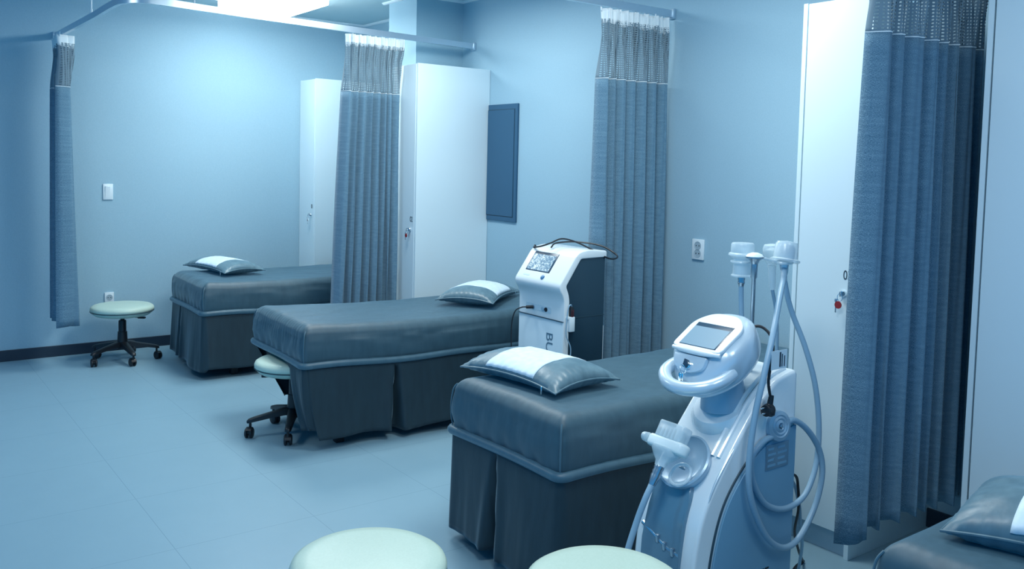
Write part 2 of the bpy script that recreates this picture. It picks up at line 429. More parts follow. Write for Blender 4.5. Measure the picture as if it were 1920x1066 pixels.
# ------------------------------------------------------------------ curtains
def curtain(label, origin, ang, top, bot, folds, amp, zb=.26, seed=0, bend=None, flap=0., ztop=2.150, nethem=1.82, netk=.5, xr=None):
    """local x runs along the rail; top=(x0,x1) at the rail, bot=(x0,x1) at the hem"""
    rnd = random.Random(seed)
    t = thing('curtain', label, 'curtain', (origin[0], origin[1], 0), ang, None)
    nu = folds * 16
    jit = [rnd.uniform(-.32, .32) for _ in range(folds + 2)]
    am = [rnd.uniform(.6, 1.25) for _ in range(folds + 2)]
    wd = [rnd.uniform(.7, 1.35) for _ in range(folds)]
    tot = sum(wd); cum = [0]
    for q in wd: cum.append(cum[-1] + q / tot)
    def phase(u):
        for i in range(folds):
            if u <= cum[i + 1] + 1e-9:
                return i + (u - cum[i]) / (cum[i + 1] - cum[i])
        return float(folds)
    L = folds * .15
    def pt(u, z, netf=0.):
        k = (ztop - z) / (ztop - zb); k = max(0, min(1, k))
        ph = phase(u); i = int(min(ph, folds - 1)); f = ph - i
        a = am[i] * (1 - f) + am[i + 1] * f; j = jit[i] * (1 - f) + jit[i + 1] * f
        A = amp * (.70 + .50 * k) * a
        ff = ph - math.floor(ph)
        y = A * (1 - 2 * abs(sin(pi * ff)) ** .62) + .15 * A * sin(4 * pi * ph + 1.3 + 2 * k)
        x0 = top[0] + (bot[0] - top[0]) * k ** 1.15; x1 = top[1] + (bot[1] - top[1]) * k ** 1.15
        if xr: x1 += xr(z)
        x = x0 + (x1 - x0) * u + (.10 + .10 * j) * (x1 - x0) / folds * sin(2 * pi * ph)
        x += .007 * sin(6.3 * ph + 3 * z + 5 * j) * k
        if netf:
            y = y * (1 - netk * netf) + netf * amp * .32 * sin(2 * pi * ph * 2.0 + 5 * z * (1 + .3 * j)) + netf * amp * .25 * sin(2 * pi * ph * 3 + 9 * z)
        if bend: y += bend(u, k)
        return Vector((x, y, z))
    def sheet(name, m, zs, netf, wob=None):
        b = nb(); uv = b.loops.layers.uv.new('UVMap'); g = []
        for ri, z in enumerate(zs):
            row = []
            for q in range(nu + 1):
                u = q / nu; zz = z + (wob(u, ri) if wob else 0)
                row.append((b.verts.new(pt(u, zz, netf(zz))), (u * L, zz)))
            g.append(row)
        for i in range(len(zs) - 1):
            for q in range(nu):
                c = (g[i][q], g[i][q + 1], g[i + 1][q + 1], g[i + 1][q])
                f = b.faces.new([v[0] for v in c])
                for lp, v in zip(f.loops, c): lp[uv].uv = v[1]
        o = obj(name, b, m, t, angle=180)
        md = o.modifiers.new('cloth thickness', 'SOLIDIFY'); md.thickness = .0018; md.offset = 0
        return o
    nf = lambda z: max(0, min(1, (z - nethem) / .22))
    hw = [rnd.uniform(-.012, .012) for _ in range(folds * 3 + 2)]
    def hwob(u, ri):
        if ri < 3: return 0
        q = u * folds * 3; i = int(q); return hw[i] * (1 - q + i) + hw[i + 1] * (q - i)
    sheet('heading_tape', 'tape', [ztop, ztop - .02, ztop - .045, ztop - .072], nf, hwob)
    sheet('net_panel', 'net', [ztop - .05 - i * (ztop - .05 - nethem) / 16 for i in range(17)], nf)
    def seamwob(u, ri): return 0
    hem = lambda u, ri: ((.006 * sin(9 * u + seed) + .006 * sin(2 * pi * phase(u))) - flap * max(0, 1 - u / .07)) if ri == 34 else 0
    d = sheet('drape', 'curtain', [nethem + .006 - i * (nethem - zb) / 34 for i in range(35)], lambda z: 0, hem)
    # pale stitched seam and the hem fold as sub-parts of the drape
    b = nb(); tube(b, [pt(q / nu, nethem + .003) + Vector((0, -.001, 0)) for q in range(nu + 1)], .0022, 5, smooth=0); obj('seam_stitching', b, 'tape', d)
    for i in range(folds + 2):
        u = i / (folds + 1); p = pt(u, ztop, 1)
        b = nb(); box(b, p.x - .003, p.x + .003, p.y * .5 - .003, p.y * .5 + .003, ztop - .012, RZ - .016, .001); obj('glider_hook', b, 'plastic', t)
    return t
curtain('narrow bunched grey-blue curtain hanging at the left wall by the light switch', (1.062, 6.40), pi / 2, (-.15, .13), (-.22, .13), 5, .060, .275, 11, netk=-.10, ztop=2.152)
curtain('grey-blue curtain with net top hanging between the two far white lockers', (2.425, 4.995), 0, (0, .41), (-.075, .40), 8, .044, .26, 5, ztop=2.174,
        xr=lambda z: -.018 * max(0, min(1, (2.13 - z) / .10)))
curtain('grey-blue curtain gathered on the wall beside the white double socket', (2.89, 3.18), 0, (.0, .465), (.0, .475), 7, .046, .26, 23, ztop=2.158)
curtain('large near grey-blue curtain hanging between the nearest lockers', (2.475, 1.485), 0, (-.01, .775), (-.01, .765), 9, .044, .265, 42, netk=.1,
        bend=lambda u, k: .11 * max(0, (u - .76) / .24) ** 1.2 + (.02 * k * (1 - u)), flap=.05)

# ------------------------------------------------------------------ lockers
def locker(label, y0, y1, num, keyed=True, xf=2.838, h=2.015, hinge_gap=True):
    xb = XB - .002
    t = thing('locker', label, 'locker', (xf, (y0 + y1) / 2, 0))
    b = nb(); th = .018
    box(b, xf - .010, xb, y0, y0 + th, 0, h, .001); box(b, xf - .010, xb, y1 - th, y1, 0, h, .001)
    box(b, xf + .004, xb, y0 + th, y1 - th, h - th, h, .001); box(b, xb - .006, xb, y0 + th, y1 - th, 0, h - th)
    box(b, xf + .02, xb - .01, y0 + th, y1 - th, .085, .10)
    obj('carcass', b, 'locker', t, world=True, smooth=False)
    b = nb(); box(b, xf + .012, xf + .026, y0 + th, y1 - th, 0, .085, .001); obj('plinth', b, 'plinth', t, world=True, smooth=False)
    b = nb(); box(b, xf - .012, xf + .003, y0 + th + .001, y1 - th - .006, .088, h - .003, .0015)
    d = obj('door', b, 'locker', t, world=True, smooth=False)
    if keyed:
        yl = y0 + .062
        b = nb(); lathe(b, [(.0115, 0), (.0115, .010), (.0095, .013), (0, .013)], 20, face_mx(xf - .012, yl, .962))
        obj('lock', b, 'chrome', d, world=True, label='small round chrome cam lock')
    if num:
        obj('number_sign', text_bm(num, .048, face_mx(xf - .0124, y0 + .052, 1.027), sx=.72), 'ink', d, world=True, smooth=False, label='dark painted locker number')
    return t
locker('far white locker numbered 01 in the corner behind the far bed', 6.335, 6.636, '01')
locker('white locker numbered 02 beside the dark wall panel', 4.805, 5.105, '02')
locker('tall white locker numbered 03 behind the silver wheeled machine', 1.719, 2.003, '03')
locker('pale locker at the right edge beside the nearest pillow', 1.02, 1.333, None, keyed=False)

def key(label, y, z, tagmat, r, x=2.838 - .026, num=False):
    t = thing('key', label, 'key', (x, y, z))
    b = nb(); box(b, x - .002, x + .012, y - .001, y + .001, z - .006, z + .006); box(b, x - .016, x - .002, y - .0012, y + .0012, z - .009, z + .009, .001)
    obj('key_blade', b, 'metal', t, world=True)
    b = nb(); tube(b, [(x - .012 + 0 * cos(a), y + .010 * sin(a), z - .012 + .014 * cos(a)) for a in [2 * pi * i / 12 for i in range(12)]], .0012, 6, True, 2); obj('key_ring', b, 'chrome', t, world=True)
    b = nb(); lathe(b, [(r, 0), (r, .003)], 28, face_mx(x - .013, y + .004, z - .026 - r)); obj('key_tag', b, tagmat, t, world=True)
    b = nb(); box(b, x - .014, x - .011, y + .012, y + .017, z - .055 - r, z - .018, .001); box(b, x - .0145, x - .0105, y + .009, y + .02, z - .03, z - .018, .002)
    obj('spare_key', b, 'metal', t, world=True)
    if num:
        obj('key_number', text_bm('6', .03, face_mx(x - .0165, y + .004, z - .026 - r)), 'ink', t, world=True, smooth=False)
key('key with round red tag in the lock of locker 03', 1.781, .962, 'red', .0135)
key('key with small red tag in the lock of locker 02', 4.867, .962, 'red', .012)
key('key with pale tag numbered 6 in the lock of locker 01', 6.397, .962, 'paper', .016, num=True)

# ------------------------------------------------------------------ wall fittings
t = thing('electrical_panel', 'dark slate-blue panel box cover on the wall behind locker 02', 'panel', (XB, 4.64, 1.02))
b = nb(); box(b, XB - .014, XB - .0005, 4.476, 4.800, 1.022, 1.782, .002); obj('panel_frame', b, 'panel', t, world=True, smooth=False)
b = nb(); box(b, XB - .018, XB - .0135, 4.507, 4.798, 1.055, 1.745, .001); obj('panel_door', b, 'panel', t, world=True, smooth=False)
b = nb()
for a in ((4.503, 4.799, 1.745, 1.749), (4.503, 4.799, 1.051, 1.055), (4.503, 4.507, 1.051, 1.749)):
    box(b, XB - .0143, XB - .0138, *a)
obj('door_gap', b, 'seam', t, world=True, smooth=False)

t = thing('light_switch', 'white rocker light switch on the left wall', 'switch', (1.404, YA, 1.13))
b = nb(); box(b, 1.371, 1.437, YA - .009, YA - .0005, 1.077, 1.189, .003); obj('switch_plate', b, 'plastic', t, world=True)
b = nb(); prism(b, [(YA - .016, 1.172), (YA - .010, 1.094), (YA - .007, 1.094), (YA - .007, 1.172)], 'x', 1.384, 1.418, .001); obj('rocker', b, 'plastic', t, world=True)

def socket(label, face, w, h, holes, holder):
    """face: matrix, z out of the wall"""
    t = thing('wall_socket', label, 'socket', face.translation)
    b = nb(); box(b, -w / 2, w / 2, -h / 2, h / 2, .0005, .011, .003); b.transform(face); obj('socket_plate', b, 'plastic', t, world=True)
    for cy in holes:
        mt = face @ Matrix.Translation((0, cy, 0))
        b = nb(); lathe(b, [(.0215, .0112), (.0215, .0125), (.0195, .0125), (.0185, .0115), (0, .0113)], 32, mt)
        rr = obj('socket_recess', b, 'socket_in', t, world=True)
        b = nb()
        for sx in (-.009, .009): lathe(b, [(.003, .0114), (.003, .0121)], 10, mt @ Matrix.Translation((sx, 0, 0)))
        obj('pin_hole', b, 'pin', rr, world=True)
socket('white single socket low on the left wall behind the small stool', frame_m((1.408, YA, .384), (1, 0, 0), (0, 0, 1), (0, -1, 0)), .062, .075, (0,), None)
socket('white double socket on the right wall beside the gathered curtain', frame_m((XB, 2.95, .990), (0, -1, 0), (0, 0, 1), (-1, 0, 0)), .076, .103, (.019, -.020), None)

# ------------------------------------------------------------------ beds
def perim(L, W, rc, step=.011):
    """counter-clockwise rounded rectangle, starting at the near left corner: (x, y, nx, ny)"""
    out = []
    def line(p, q, n):
        d = (Vector(q) - Vector(p)).length; k = max(2, int(d / step))
        for i in range(k):
            c = Vector(p).lerp(Vector(q), i / k); out.append((c.x, c.y, n[0], n[1]))
    def arc(cx, cy, a0):
        for i in range(7):
            a = a0 + pi / 2 * i / 7; out.append((cx + rc * cos(a), cy + rc * sin(a), cos(a), sin(a)))
    line((rc, 0), (L - rc, 0), (0, -1)); arc(L - rc, rc, -pi / 2)
    line((L, rc), (L, W - rc), (1, 0)); arc(L - rc, W - rc, 0)
    line((L - rc, W), (rc, W), (0, 1)); arc(rc, W - rc, pi / 2)
    line((0, W - rc), (0, rc), (-1, 0)); arc(rc, rc, pi)
    return out

ZM0, ZM1 = .425, .612
def bed(label, loc, rotz, L, W, sag, pleats_near=(), pleats_end=(), open_end=False, seed=0, hemz=.05, gather=.25):
    t = thing('treatment_bed', label, 'bed', loc, rotz, None)
    P = perim(L, W, .022); n = len(P)
    off = Vector((seed * 7.3, seed * 3.1, 0))
    def top_z(x, y): return sag(x / L)
    r = .060
    def axis_pts(D):
        e = [0, .003, .007, .012, .018, .026, .035, .046, .06]
        m = max(4, int((D - .12) / (.011 if D < 1.0 and D < L else .035)))
        return e[:-1] + [.06 + (D - .12) * i / m for i in range(m + 1)] + [D - q for q in e[:-1][::-1]]
    gx, gy = axis_pts(L), axis_pts(W)
    def wob(q): return .010 * (noise.noise(q * 6) + .6 * noise.noise(q * 17))
    def roll(x, y):
        sx, sy = (1 if x < L / 2 else -1), (1 if y < W / 2 else -1)
        qx, qy = max(0, r - min(x, L - x)), max(0, r - min(y, W - y)); d = (qx ** 5 + qy ** 5) ** .2
        if d > r:
            x += sx * (qx - qx * r / d); y += sy * (qy - qy * r / d); d = r
        return x, y, ZM1 - r + sqrt(max(0, r * r - d * d))
    b = nb(); G = []
    for x in gx:
        row = []
        for y in gy:
            X, Y, z = roll(x, y); w_ = wob(Vector((X, Y, 1.2)) + off)
            gt = gather * .0035 * sin(Y * 215 + 2 * noise.noise(Vector((Y * 20, seed, 0)))) * max(0, 1 - min(x, L - x) / .075) * min(1, min(y, W - y) / .05)
            row.append(b.verts.new((X, Y, z + top_z(X, Y) + .35 * w_ + gt)))
        G.append(row)
    for i in range(len(gx) - 1):
        for k in range(len(gy) - 1): b.faces.new((G[i][k], G[i + 1][k], G[i + 1][k + 1], G[i][k + 1]))
    ring = [G[i][0] for i in range(len(gx))] + [G[-1][k] for k in range(1, len(gy))] + [G[i][-1] for i in range(len(gx) - 2, -1, -1)] + [G[0][k] for k in range(len(gy) - 2, 0, -1)]
    base = [(v.co.x, v.co.y) for v in ring]; m = len(ring)
    nrm = []
    for k in range(m):
        x, y = base[k]; nx = (-1 if x < 1e-4 else 1 if x > L - 1e-4 else 0); ny = (-1 if y < 1e-4 else 1 if y > W - 1e-4 else 0)
        if x < r and y < r: v = Vector((x - r, y - r))
        elif x > L - r and y < r: v = Vector((x - L + r, y - r))
        elif x > L - r and y > W - r: v = Vector((x - L + r, y - W + r))
        elif x < r and y > W - r: v = Vector((x - r, y - W + r))
        else: v = Vector((nx, ny))
        v = Vector((math.copysign(abs(v.x * 10) ** 4, v.x), math.copysign(abs(v.y * 10) ** 4, v.y)))
        nrm.append(v.normalized() if v.length else Vector((0, -1)))
    prev = ring
    for z, o in ((.542, .002), (.528, .005), (.512, .007), (.495, .009), (.475, .009), (.455, .007), (.438, .004), (ZM0 - .008, -.003)):
        tk = (z - ZM0) / (ZM1 - ZM0); cur = []
        for k in range(m):
            x, y = base[k]; nv = nrm[k]; w_ = wob(Vector((x, y, z * 2)) + off)
            g = gather * .0045 * sin(y * 215 + 2 * noise.noise(Vector((y * 20, seed, 0)))) * exp(-((z - .545) / .035) ** 2) if abs(nv.x) > .8 else 0
            g += .003 * sin((x + y) * 75 + 2) * exp(-((z - .44) / .025) ** 2)
            d = o + .7 * w_ + g
            cur.append(b.verts.new((x + nv.x * d, y + nv.y * d, z + top_z(x, y) * (.55 + .45 * tk))))
        for k in range(m): b.faces.new((prev[k], prev[(k + 1) % m], cur[(k + 1) % m], cur[k]))
        prev = cur
    mt = obj('mattress_cover', b, 'satin', t, angle=75)
    for cx, cy in ((0, 0), (0, W), (L, 0), (L, W)):
        sx = -1 if cx == 0 else 1; sy = -1 if cy == 0 else 1
        b = nb(); c = [(cx - sx * .0050 + sx * dx, cy - sy * .0050 + sy * dx, z + sag(cx / L) * (.55 + .45 * (z - ZM0) / (ZM1 - ZM0))) for z, dx in ((ZM0, .0), (.46, .005), (.51, .006), (.555, .002), (.572, -.003), (.584, -.010))]
        tube(b, c, .0032, 6, smooth=4); obj('corner_seam', b, 'piping', mt)
    b = nb(); tube(b, [(x + nx * .006, y + ny * .006, ZM0 - .006 + .55 * top_z(x, y) + .004 * sin(x * 9 + y * 7)) for x, y, nx, ny in P], .0165, 10, True, 0)
    obj('piping', b, 'piping', t)
    # hanging skirt
    b = nb(); s = 0.; S = []
    px, py = P[0][0], P[0][1]
    for (x, y, nx, ny) in P:
        s += sqrt((x - px) ** 2 + (y - py) ** 2); px, py = x, y; S.append(s)
    rows = 18
    def off_at(x, y, nx, ny, s, k):
        o = .002 + .018 * k + (.010 * k) * sin(s * 8.5 + seed) + .007 * k * sin(s * 21 + 2 * seed) + .003 * k * noise.noise(Vector((s * 30, k * 2, seed)))
        if ny < -.9:
            pl, pv = pleats_near, x
        elif nx < -.9:
            pl, pv = pleats_end, y
        else:
            pl, pv = (), 0
        for c in pl:
            d = abs(pv - c); wdt = .006 + .020 * k
            o -= .075 * exp(-(d / wdt) ** 4) * min(1, k * 4)
            o += .014 * k * exp(-((d - wdt - .02) / .022) ** 2)
        return o
    def hz(s, x):
        if open_end and s > L + W + .02 and x < .6: return hemz + .05 * (1 - x / .6)
        return hemz + .008 * sin(s * 5 + seed) + .006 * sin(s * 13 + seed * 2)
    def build(idx, closed, trim=None):
        g = []
        for q, i in enumerate(idx):
            x, y, nx, ny = P[i]
            zt = ZM0 - .012 + .55 * top_z(x, y); zb_ = hz(S[i], x); colv = []
            for r_ in range(rows + 1):
                k = r_ / rows; z = zt + (zb_ - zt) * k; o = off_at(x, y, nx, ny, S[i], k)
                xx, yy = x + nx * o, y + ny * o
                if trim: xx, yy = trim(xx, yy, k)
                colv.append(b.verts.new((xx, yy, z)))
            g.append(colv)
        m = len(g)
        for q in range(m if closed else m - 1):
            A, B = g[q], g[(q + 1) % m]
            for r_ in range(rows): b.faces.new((A[r_], A[r_ + 1], B[r_ + 1], B[r_]))
    if not open_end:
        build(list(range(n)), True)
    else:
        left = [i for i in range(n) if P[i][2] < -.999]
        first, last = left[0], left[-1]
        def draw_in(x, y, k):
            if y < W * .5: return (x + .055 * k * k * max(0, 1 - x / .3), y)
            if x > .6: return x, y
            return x + .16 * k * (1 - x / .6), y - .05 * k * (1 - x / .6)
        build(list(range(0, first)), False, draw_in)              # near side, head end, far side
        near = [i for i in range(first, n) if P[i][1] < .385] + [0]
        ymax = P[near[0]][1]
        def trim(x, y, k):
            tab = ((0, .33), (.05, .22), (.09, .165), (.30, .140), (1.001, .03))
            for (ka, va), (kb_, vb) in zip(tab, tab[1:]):
                if ka <= k <= kb_: lim = va + (vb - va) * (k - ka) / (kb_ - ka)
            f = max(0., y) / ymax
            if y > 0: y = f * lim
            x += .055 * k * k * (1 - f * .3)
            return x, y
        build(near, False, trim)
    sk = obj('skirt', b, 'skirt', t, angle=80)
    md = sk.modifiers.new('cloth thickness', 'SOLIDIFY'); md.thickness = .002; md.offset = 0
    b = nb(); box(b, .05, L - .03, .05, W - .05, .34, ZM0 - .012, .01); obj('bed_frame', b, 'dark', t)
    for lx in (.22, L - .14):
        for ly in (.09, W - .09):
            b = nb(); box(b, lx - .022, lx + .022, ly - .022, ly + .022, 0, .345, .004); obj('leg', b, 'dark', t)
    return t
sagA = lambda u: .034 * max(0, 1 - u / .5) ** 1.6 - .012 + .03 * max(0, (u - .75) / .25) ** 1.5
sagF = lambda u: .0
bed('far treatment bed with blue-grey satin cover in the corner by the left wall', (1.70, 5.46, 0), radians(-1.5), 1.62, .735, lambda u: .0 - .012 * sin(pi * min(1, u * 1.2)), pleats_near=(.62,), pleats_end=(.50,), seed=1, hemz=.06)
bed('middle treatment bed with blue-grey satin cover and stool tucked under its end', (1.665, 3.845, 0), radians(-2.2), 1.66, .725, lambda u: -.026 * sin(pi * min(1, u * 1.05)), pleats_near=(.49, 1.25), open_end=True, seed=2, hemz=.055, gather=.7)
bed('treatment bed with blue-grey satin cover behind the silver wheeled machine', (1.745, 2.052, 0), radians(0), 1.60, .63, lambda u: .0 - .01 * sin(pi * u), pleats_near=(.6,), pleats_end=(.345,), seed=3, hemz=.05)
bed('treatment bed corner with blue-grey cover at the bottom right', (1.745, .30, 0), radians(0), 1.02, .70, lambda u: .0, pleats_end=(.3,), seed=4)

# ------------------------------------------------------------------ pillows
def pillow(label, loc, rotz, a=.235, bb=.17, h=.062, tilt=0., seed=0, zip_at=.72):
    """long axis along local x, half sizes a, bb"""
    t = thing('pillow', label, 'pillow', loc, rotz, None)
    if tilt: t.rotation_euler = (tilt, 0, rotz)
    N, K = 48, 36
    def pt(u, v, s):
        fx = 1 - .10 * (1 - v * v) * abs(u) ** 3 * 1.0; fy = 1 - .14 * (1 - u * u) * abs(v) ** 3
        x = a * u * (1 - .07 * (1 - abs(v) ** 2)) ; y = bb * v * (1 - .09 * (1 - abs(u) ** 2))
        k = max(0., 1 - abs(u) ** 4.5) ** .50 * max(0., 1 - abs(v) ** 2.1) ** .50
        z = h * k
        wr = noise.noise(Vector((u * 3 + seed, v * 3, s * 2.))) * .010 + noise.noise(Vector((u * 9 + seed, v * 7, s))) * .004
        e = max(abs(u), abs(v))
        pk = .0028 * sin(44 * u if abs(v) > abs(u) else 38 * v) * exp(-((1 - e) / .16) ** 2) * min(1, (1 - e) * 20)
        z = z * (1 + 6 * wr) + pk
        zz = .044 - .018 * (abs(u) * abs(v)) ** 2.2 + s * z * (1. if s > 0 else .85)
        return Vector((x, y, max(zz, .004)))
    b = nb()
    for s in (1, -1):
        g = [[b.verts.new(pt(-1 + 2 * i / N, -1 + 2 * j / K, s)) for j in range(K + 1)] for i in range(N + 1)]
        for i in range(N):
            for j in range(K): b.faces.new((g[i][j], g[i + 1][j], g[i + 1][j + 1], g[i][j + 1]))
    bmesh.ops.remove_doubles(b, verts=b.verts, dist=1e-5)
    cov = obj('pillow_cover', b, 'pillow', t, angle=70)
    b = nb(); g = []
    for i in range(25):
        u = -.50 + 1.0 * i / 24
        g.append([b.verts.new(pt(u, -.985 + 1.97 * j / K, 1) + Vector((0, 0, .0022))) for j in range(K + 1)])
    for i in range(24):
        for j in range(K): b.faces.new((g[i][j], g[i + 1][j], g[i + 1][j + 1], g[i][j + 1]))
    o = obj('center_panel', b, 'pillow_white', t, angle=80, label='white cotton band across the middle')
    md = o.modifiers.new('cloth thickness', 'SOLIDIFY'); md.thickness = .0025; md.offset = -1
    b = nb(); c = [pt(-1 + 2 * i / 20, -1, 1) for i in range(20)] + [pt(1, -1 + 2 * i / 16, 1) for i in range(16)] + [pt(1 - 2 * i / 20, 1, 1) for i in range(20)] + [pt(-1, 1 - 2 * i / 16, 1) for i in range(16)]
    tube(b, c, .0035, 6, True, 0); obj('edge_piping', b, 'pillow', t)
    p = pt(zip_at, -1, 1)
    b = nb(); box(b, p.x - .003, p.x + .003, p.y - .006, p.y - .003, p.z - .026, p.z + .002, .001); obj('zipper_pull', b, 'chrome', t)
    return t
# local +x of each pillow points along its long side
pillow('blue-grey pillow with white band on the bed behind the silver machine', (1.995, 2.485, .606), radians(-84), .25, .165, .055, seed=1)
pillow('blue-grey pillow with white band on the far bed', (2.015, 6.02, .606), radians(-80), .29, .15, .05, seed=2, zip_at=.8)
pillow('blue-grey pillow with white band on the middle bed against the wall', (2.885, 4.165, .600), radians(36), .25, .17, .056, seed=3)
pillow('blue-grey pillow with white band at the bottom right corner', (2.08, .70, .606), radians(-78), .255, .175, .078, seed=4)

# ------------------------------------------------------------------ stools
def stool(label, x, y, leg0, group=None, r=.2, top=.385, lever=0.):
    t = thing('stool', label, 'stool', (x, y, 0), 0, group)
    T = top
    b = nb(); lathe(b, [(0, T - .040), (r - .008, T - .040), (r, T - .036), (r + .001, T - .024), (r - .004, T - .012), (r - .018, T - .003), (r - .05, T + .001), (0, T + .003)], 64)
    st = obj('seat', b, 'mint', t, angle=60)
    b = nb(); tube(b, [((r - .0005) * cos(2 * pi * i / 48), (r - .0005) * sin(2 * pi * i / 48), T - .041) for i in range(48)], .0022, 6, True, 0); obj('seat_seam', b, 'seam', st)
    b = nb(); lathe(b, [(0, T - .075), (r - .06, T - .075), (r - .03, T - .068), (r - .010, T - .052), (r - .006, T - .0415), (0, T - .0415)], 64); obj('seat_base', b, 'mint', t, angle=60)
    b = nb(); lathe(b, [(0, .085), (.034, .085), (.034, .10), (.030, .195), (.030, .20), (.0245, .202), (.0245, .27), (.022, .278), (.013, .28), (.013, T - .082), (.05, T - .08), (.05, T - .0745), (0, T - .0745)], 28); obj('column', b, 'black', t)
    b = nb(); tube(b, [(.03 * cos(lever), .03 * sin(lever), T - .082), (.12 * cos(lever), .12 * sin(lever), T - .085)], .005, 8, smooth=0)
    box(b, -.0, .05, -.011, .011, -.006, .006, .004)
    for v in b.verts:
        if abs(v.co.z) < .05:
            c = v.co.copy(); v.co = Vector((cos(lever) * (.11 + c.x) - sin(lever) * c.y, sin(lever) * (.11 + c.x) + cos(lever) * c.y, T - .086 + c.z))
    obj('height_lever', b, 'black', t)
    for i in range(5):
        a = leg0 + 2 * pi * i / 5; ca, sa = cos(a), sin(a)
        b = nb(); rg = []
        for d, z, w, hh in ((.0, .118, .027, .034), (.05, .116, .025, .032), (.12, .104, .020, .026), (.195, .090, .017, .021), (.222, .083, .015, .018), (.232, .078, .009, .01)):
            rg.append([b.verts.new((d * ca - s1 * w * sa, d * sa + s1 * w * ca, z + hh * s2)) for s1, s2 in ((-1, -.5), (-.9, .35), (-.5, .5), (.5, .5), (.9, .35), (1, -.5))])
        for A, B in zip(rg, rg[1:]):
            for k in range(6): b.faces.new((A[k], A[(k + 1) % 6], B[(k + 1) % 6], B[k]))
        b.faces.new(rg[0][::-1]); b.faces.new(rg[-1])
        lg = obj('leg', b, 'black', t, angle=50)
        b = nb(); sw = a + 1.1 + i * 2.1; cx, cy = .215 * ca + .014 * cos(sw), .215 * sa + .014 * sin(sw)
        lathe(b, [(.007, 0), (.007, .04)], 10, Matrix.Translation((.215 * ca, .215 * sa, .045)))
        ax = Vector((-sin(sw), cos(sw), 0))
        for sd in (-1, 1):
            lathe(b, [(0, -.008), (.02, -.008), (.026, -.004), (.026, .004), (.02, .008), (0, .008)], 24, axis_m(Vector((cx, cy, .0262)) + ax * sd * .012, ax))
        lathe(b, [(0, -.004), (.017, -.004), (.017, .004), (0, .004)], 18, axis_m((cx, cy, .030), ax))
        # hood over the twin wheels
        hd = []
        for q in range(7):
            g_ = pi * (.05 + .75 * q / 6)
            p_ = Vector((cx, cy, .0262)) + Vector((cos(sw), sin(sw), 0)) * (-.029 * cos(g_)) + Vector((0, 0, .029 * sin(g_)))
            hd.append([b.verts.new(p_ + ax * k_) for k_ in (-.014, .014)])
        for A, B in zip(hd, hd[1:]): b.faces.new((A[0], A[1], B[1], B[0]))
        obj('caster', b, 'black', lg)
    return t
stool('small mint stool on black casters below the light switch', 1.415, 6.28, radians(203) , lever=radians(-40))
stool('mint stool half tucked under the end of the middle bed', 1.76, 4.18, radians(168), r=.195, lever=radians(160))
stool('large mint stool in the foreground, left of the two nearest', 1.035, 1.965, radians(30), lever=radians(60))
stool('mint stool in the foreground in front of the silver machine', 1.465, 1.540, radians(70), lever=radians(60))

# ------------------------------------------------------------------ tall white machine with dark sides
my0, my1 = 3.042, 3.372
t = thing('beauty_machine', 'tall white machine with dark side panels standing between two beds', 'machine', (2.70, 3.2, 0))
b = nb(); prism(b, [(2.605, .03), (2.605, .795), (2.578, .842), (2.672, .970), (2.832, .970), (2.832, .03)], 'y', my0, my1, .004); obj('body', b, 'm_dark', t, world=True, label='dark blue-black side body')
def rounded(poly, rad, seg=5):
    out = []; n = len(poly)
    for i in range(n):
        p = Vector((*poly[i][:2],)); a = Vector((*poly[i - 1][:2],)); c = Vector((*poly[(i + 1) % n][:2],))
        rr = poly[i][2] if len(poly[i]) > 2 else rad
        if rr <= 0: out.append((p.x, p.y)); continue
        d1 = (a - p); d2_ = (c - p); rr = min(rr, d1.length * .45, d2_.length * .45)
        s_, e_ = p + d1.normalized() * rr, p + d2_.normalized() * rr
        for k in range(seg + 1):
            q = k / seg; out.append(tuple((s_ * (1 - q) ** 2 + p * 2 * q * (1 - q) + e_ * q * q)))
    return out
shell = rounded([(2.580, .30, 0), (2.580, .785, .05), (2.542, .838, .03), (2.655, .994, .03), (2.72, 1.006, .02), (2.836, .998, .012), (2.836, .968, 0), (2.676, .965, .01), (2.590, .842, .01), (2.612, .79, .03), (2.612, .30, 0)], .01)
b = nb(); prism(b, shell, 'y', my0 - .006, my1 + .006, .005); obj('front_shell', b, 'm_white', t, world=True, label='glossy white front shell')
b = nb(); box(b, 2.577, 2.60, my0 - .002, my1 + .002, .025, .676, .004); fp = obj('lower_panel', b, 'm_front', t, world=True, label='pale lower front panel')
b = nb(); box(b, 2.574, 2.579, my0 - .004, my1 + .004, .6765, .6795); obj('panel_gap', b, 'seam', t, world=True)
b = nb(); box(b, 2.61, 2.833, my0 - .0015, my0 + .002, .6915, .6945); obj('side_gap', b, 'seam', t, world=True)
b = nb(); box(b, 2.83, 2.838, my0 + .004, my1 - .004, .32, .64, .004); obj('rear_cover', b, 'm_white', t, world=True)
sd = Vector((.113, 0, .156)).normalized(); sn = Vector((-sd.z, 0, sd.x))
def slant(sv, y, out=0.): return Vector((2.542, y, .838)) + sd * sv + sn * out
SM = frame_m(slant(.118, 3.243), (0, -1, 0), sd, sn)
b = nb(); box(b, -.090, .090, -.053, .053, -.002, .0025, .003); b.transform(SM); bz = obj('screen_bezel', b, 'bezel', t, world=True)
b = nb(); box(b, -.082, .080, -.049, .038, .0024, .0034); b.transform(SM); obj('screen', b, 'screen', bz, world=True, smooth=False, label='lit display with pale blue picture')
b = nb(); lathe(b, [(.012, -.001), (.012, .003), (.008, .0055), (0, .006)], 24, frame_m(slant(.039, 3.181), (0, -1, 0), sd, sn)); obj('dial', b, 'blue', t, world=True, label='blue round button')
b = nb(); box(b, -.028, .018, -.004, .004, -.001, .0008); b.transform(frame_m(slant(.040, 3.30), (0, -1, 0), sd, sn)); obj('maker_plate', b, 'm_front', t, world=True)
b = nb()
prism(b, rounded([(-.095, -.010), (.095, -.014), (.095, .014), (-.095, .018)], .006), 'z', 0, .0015)
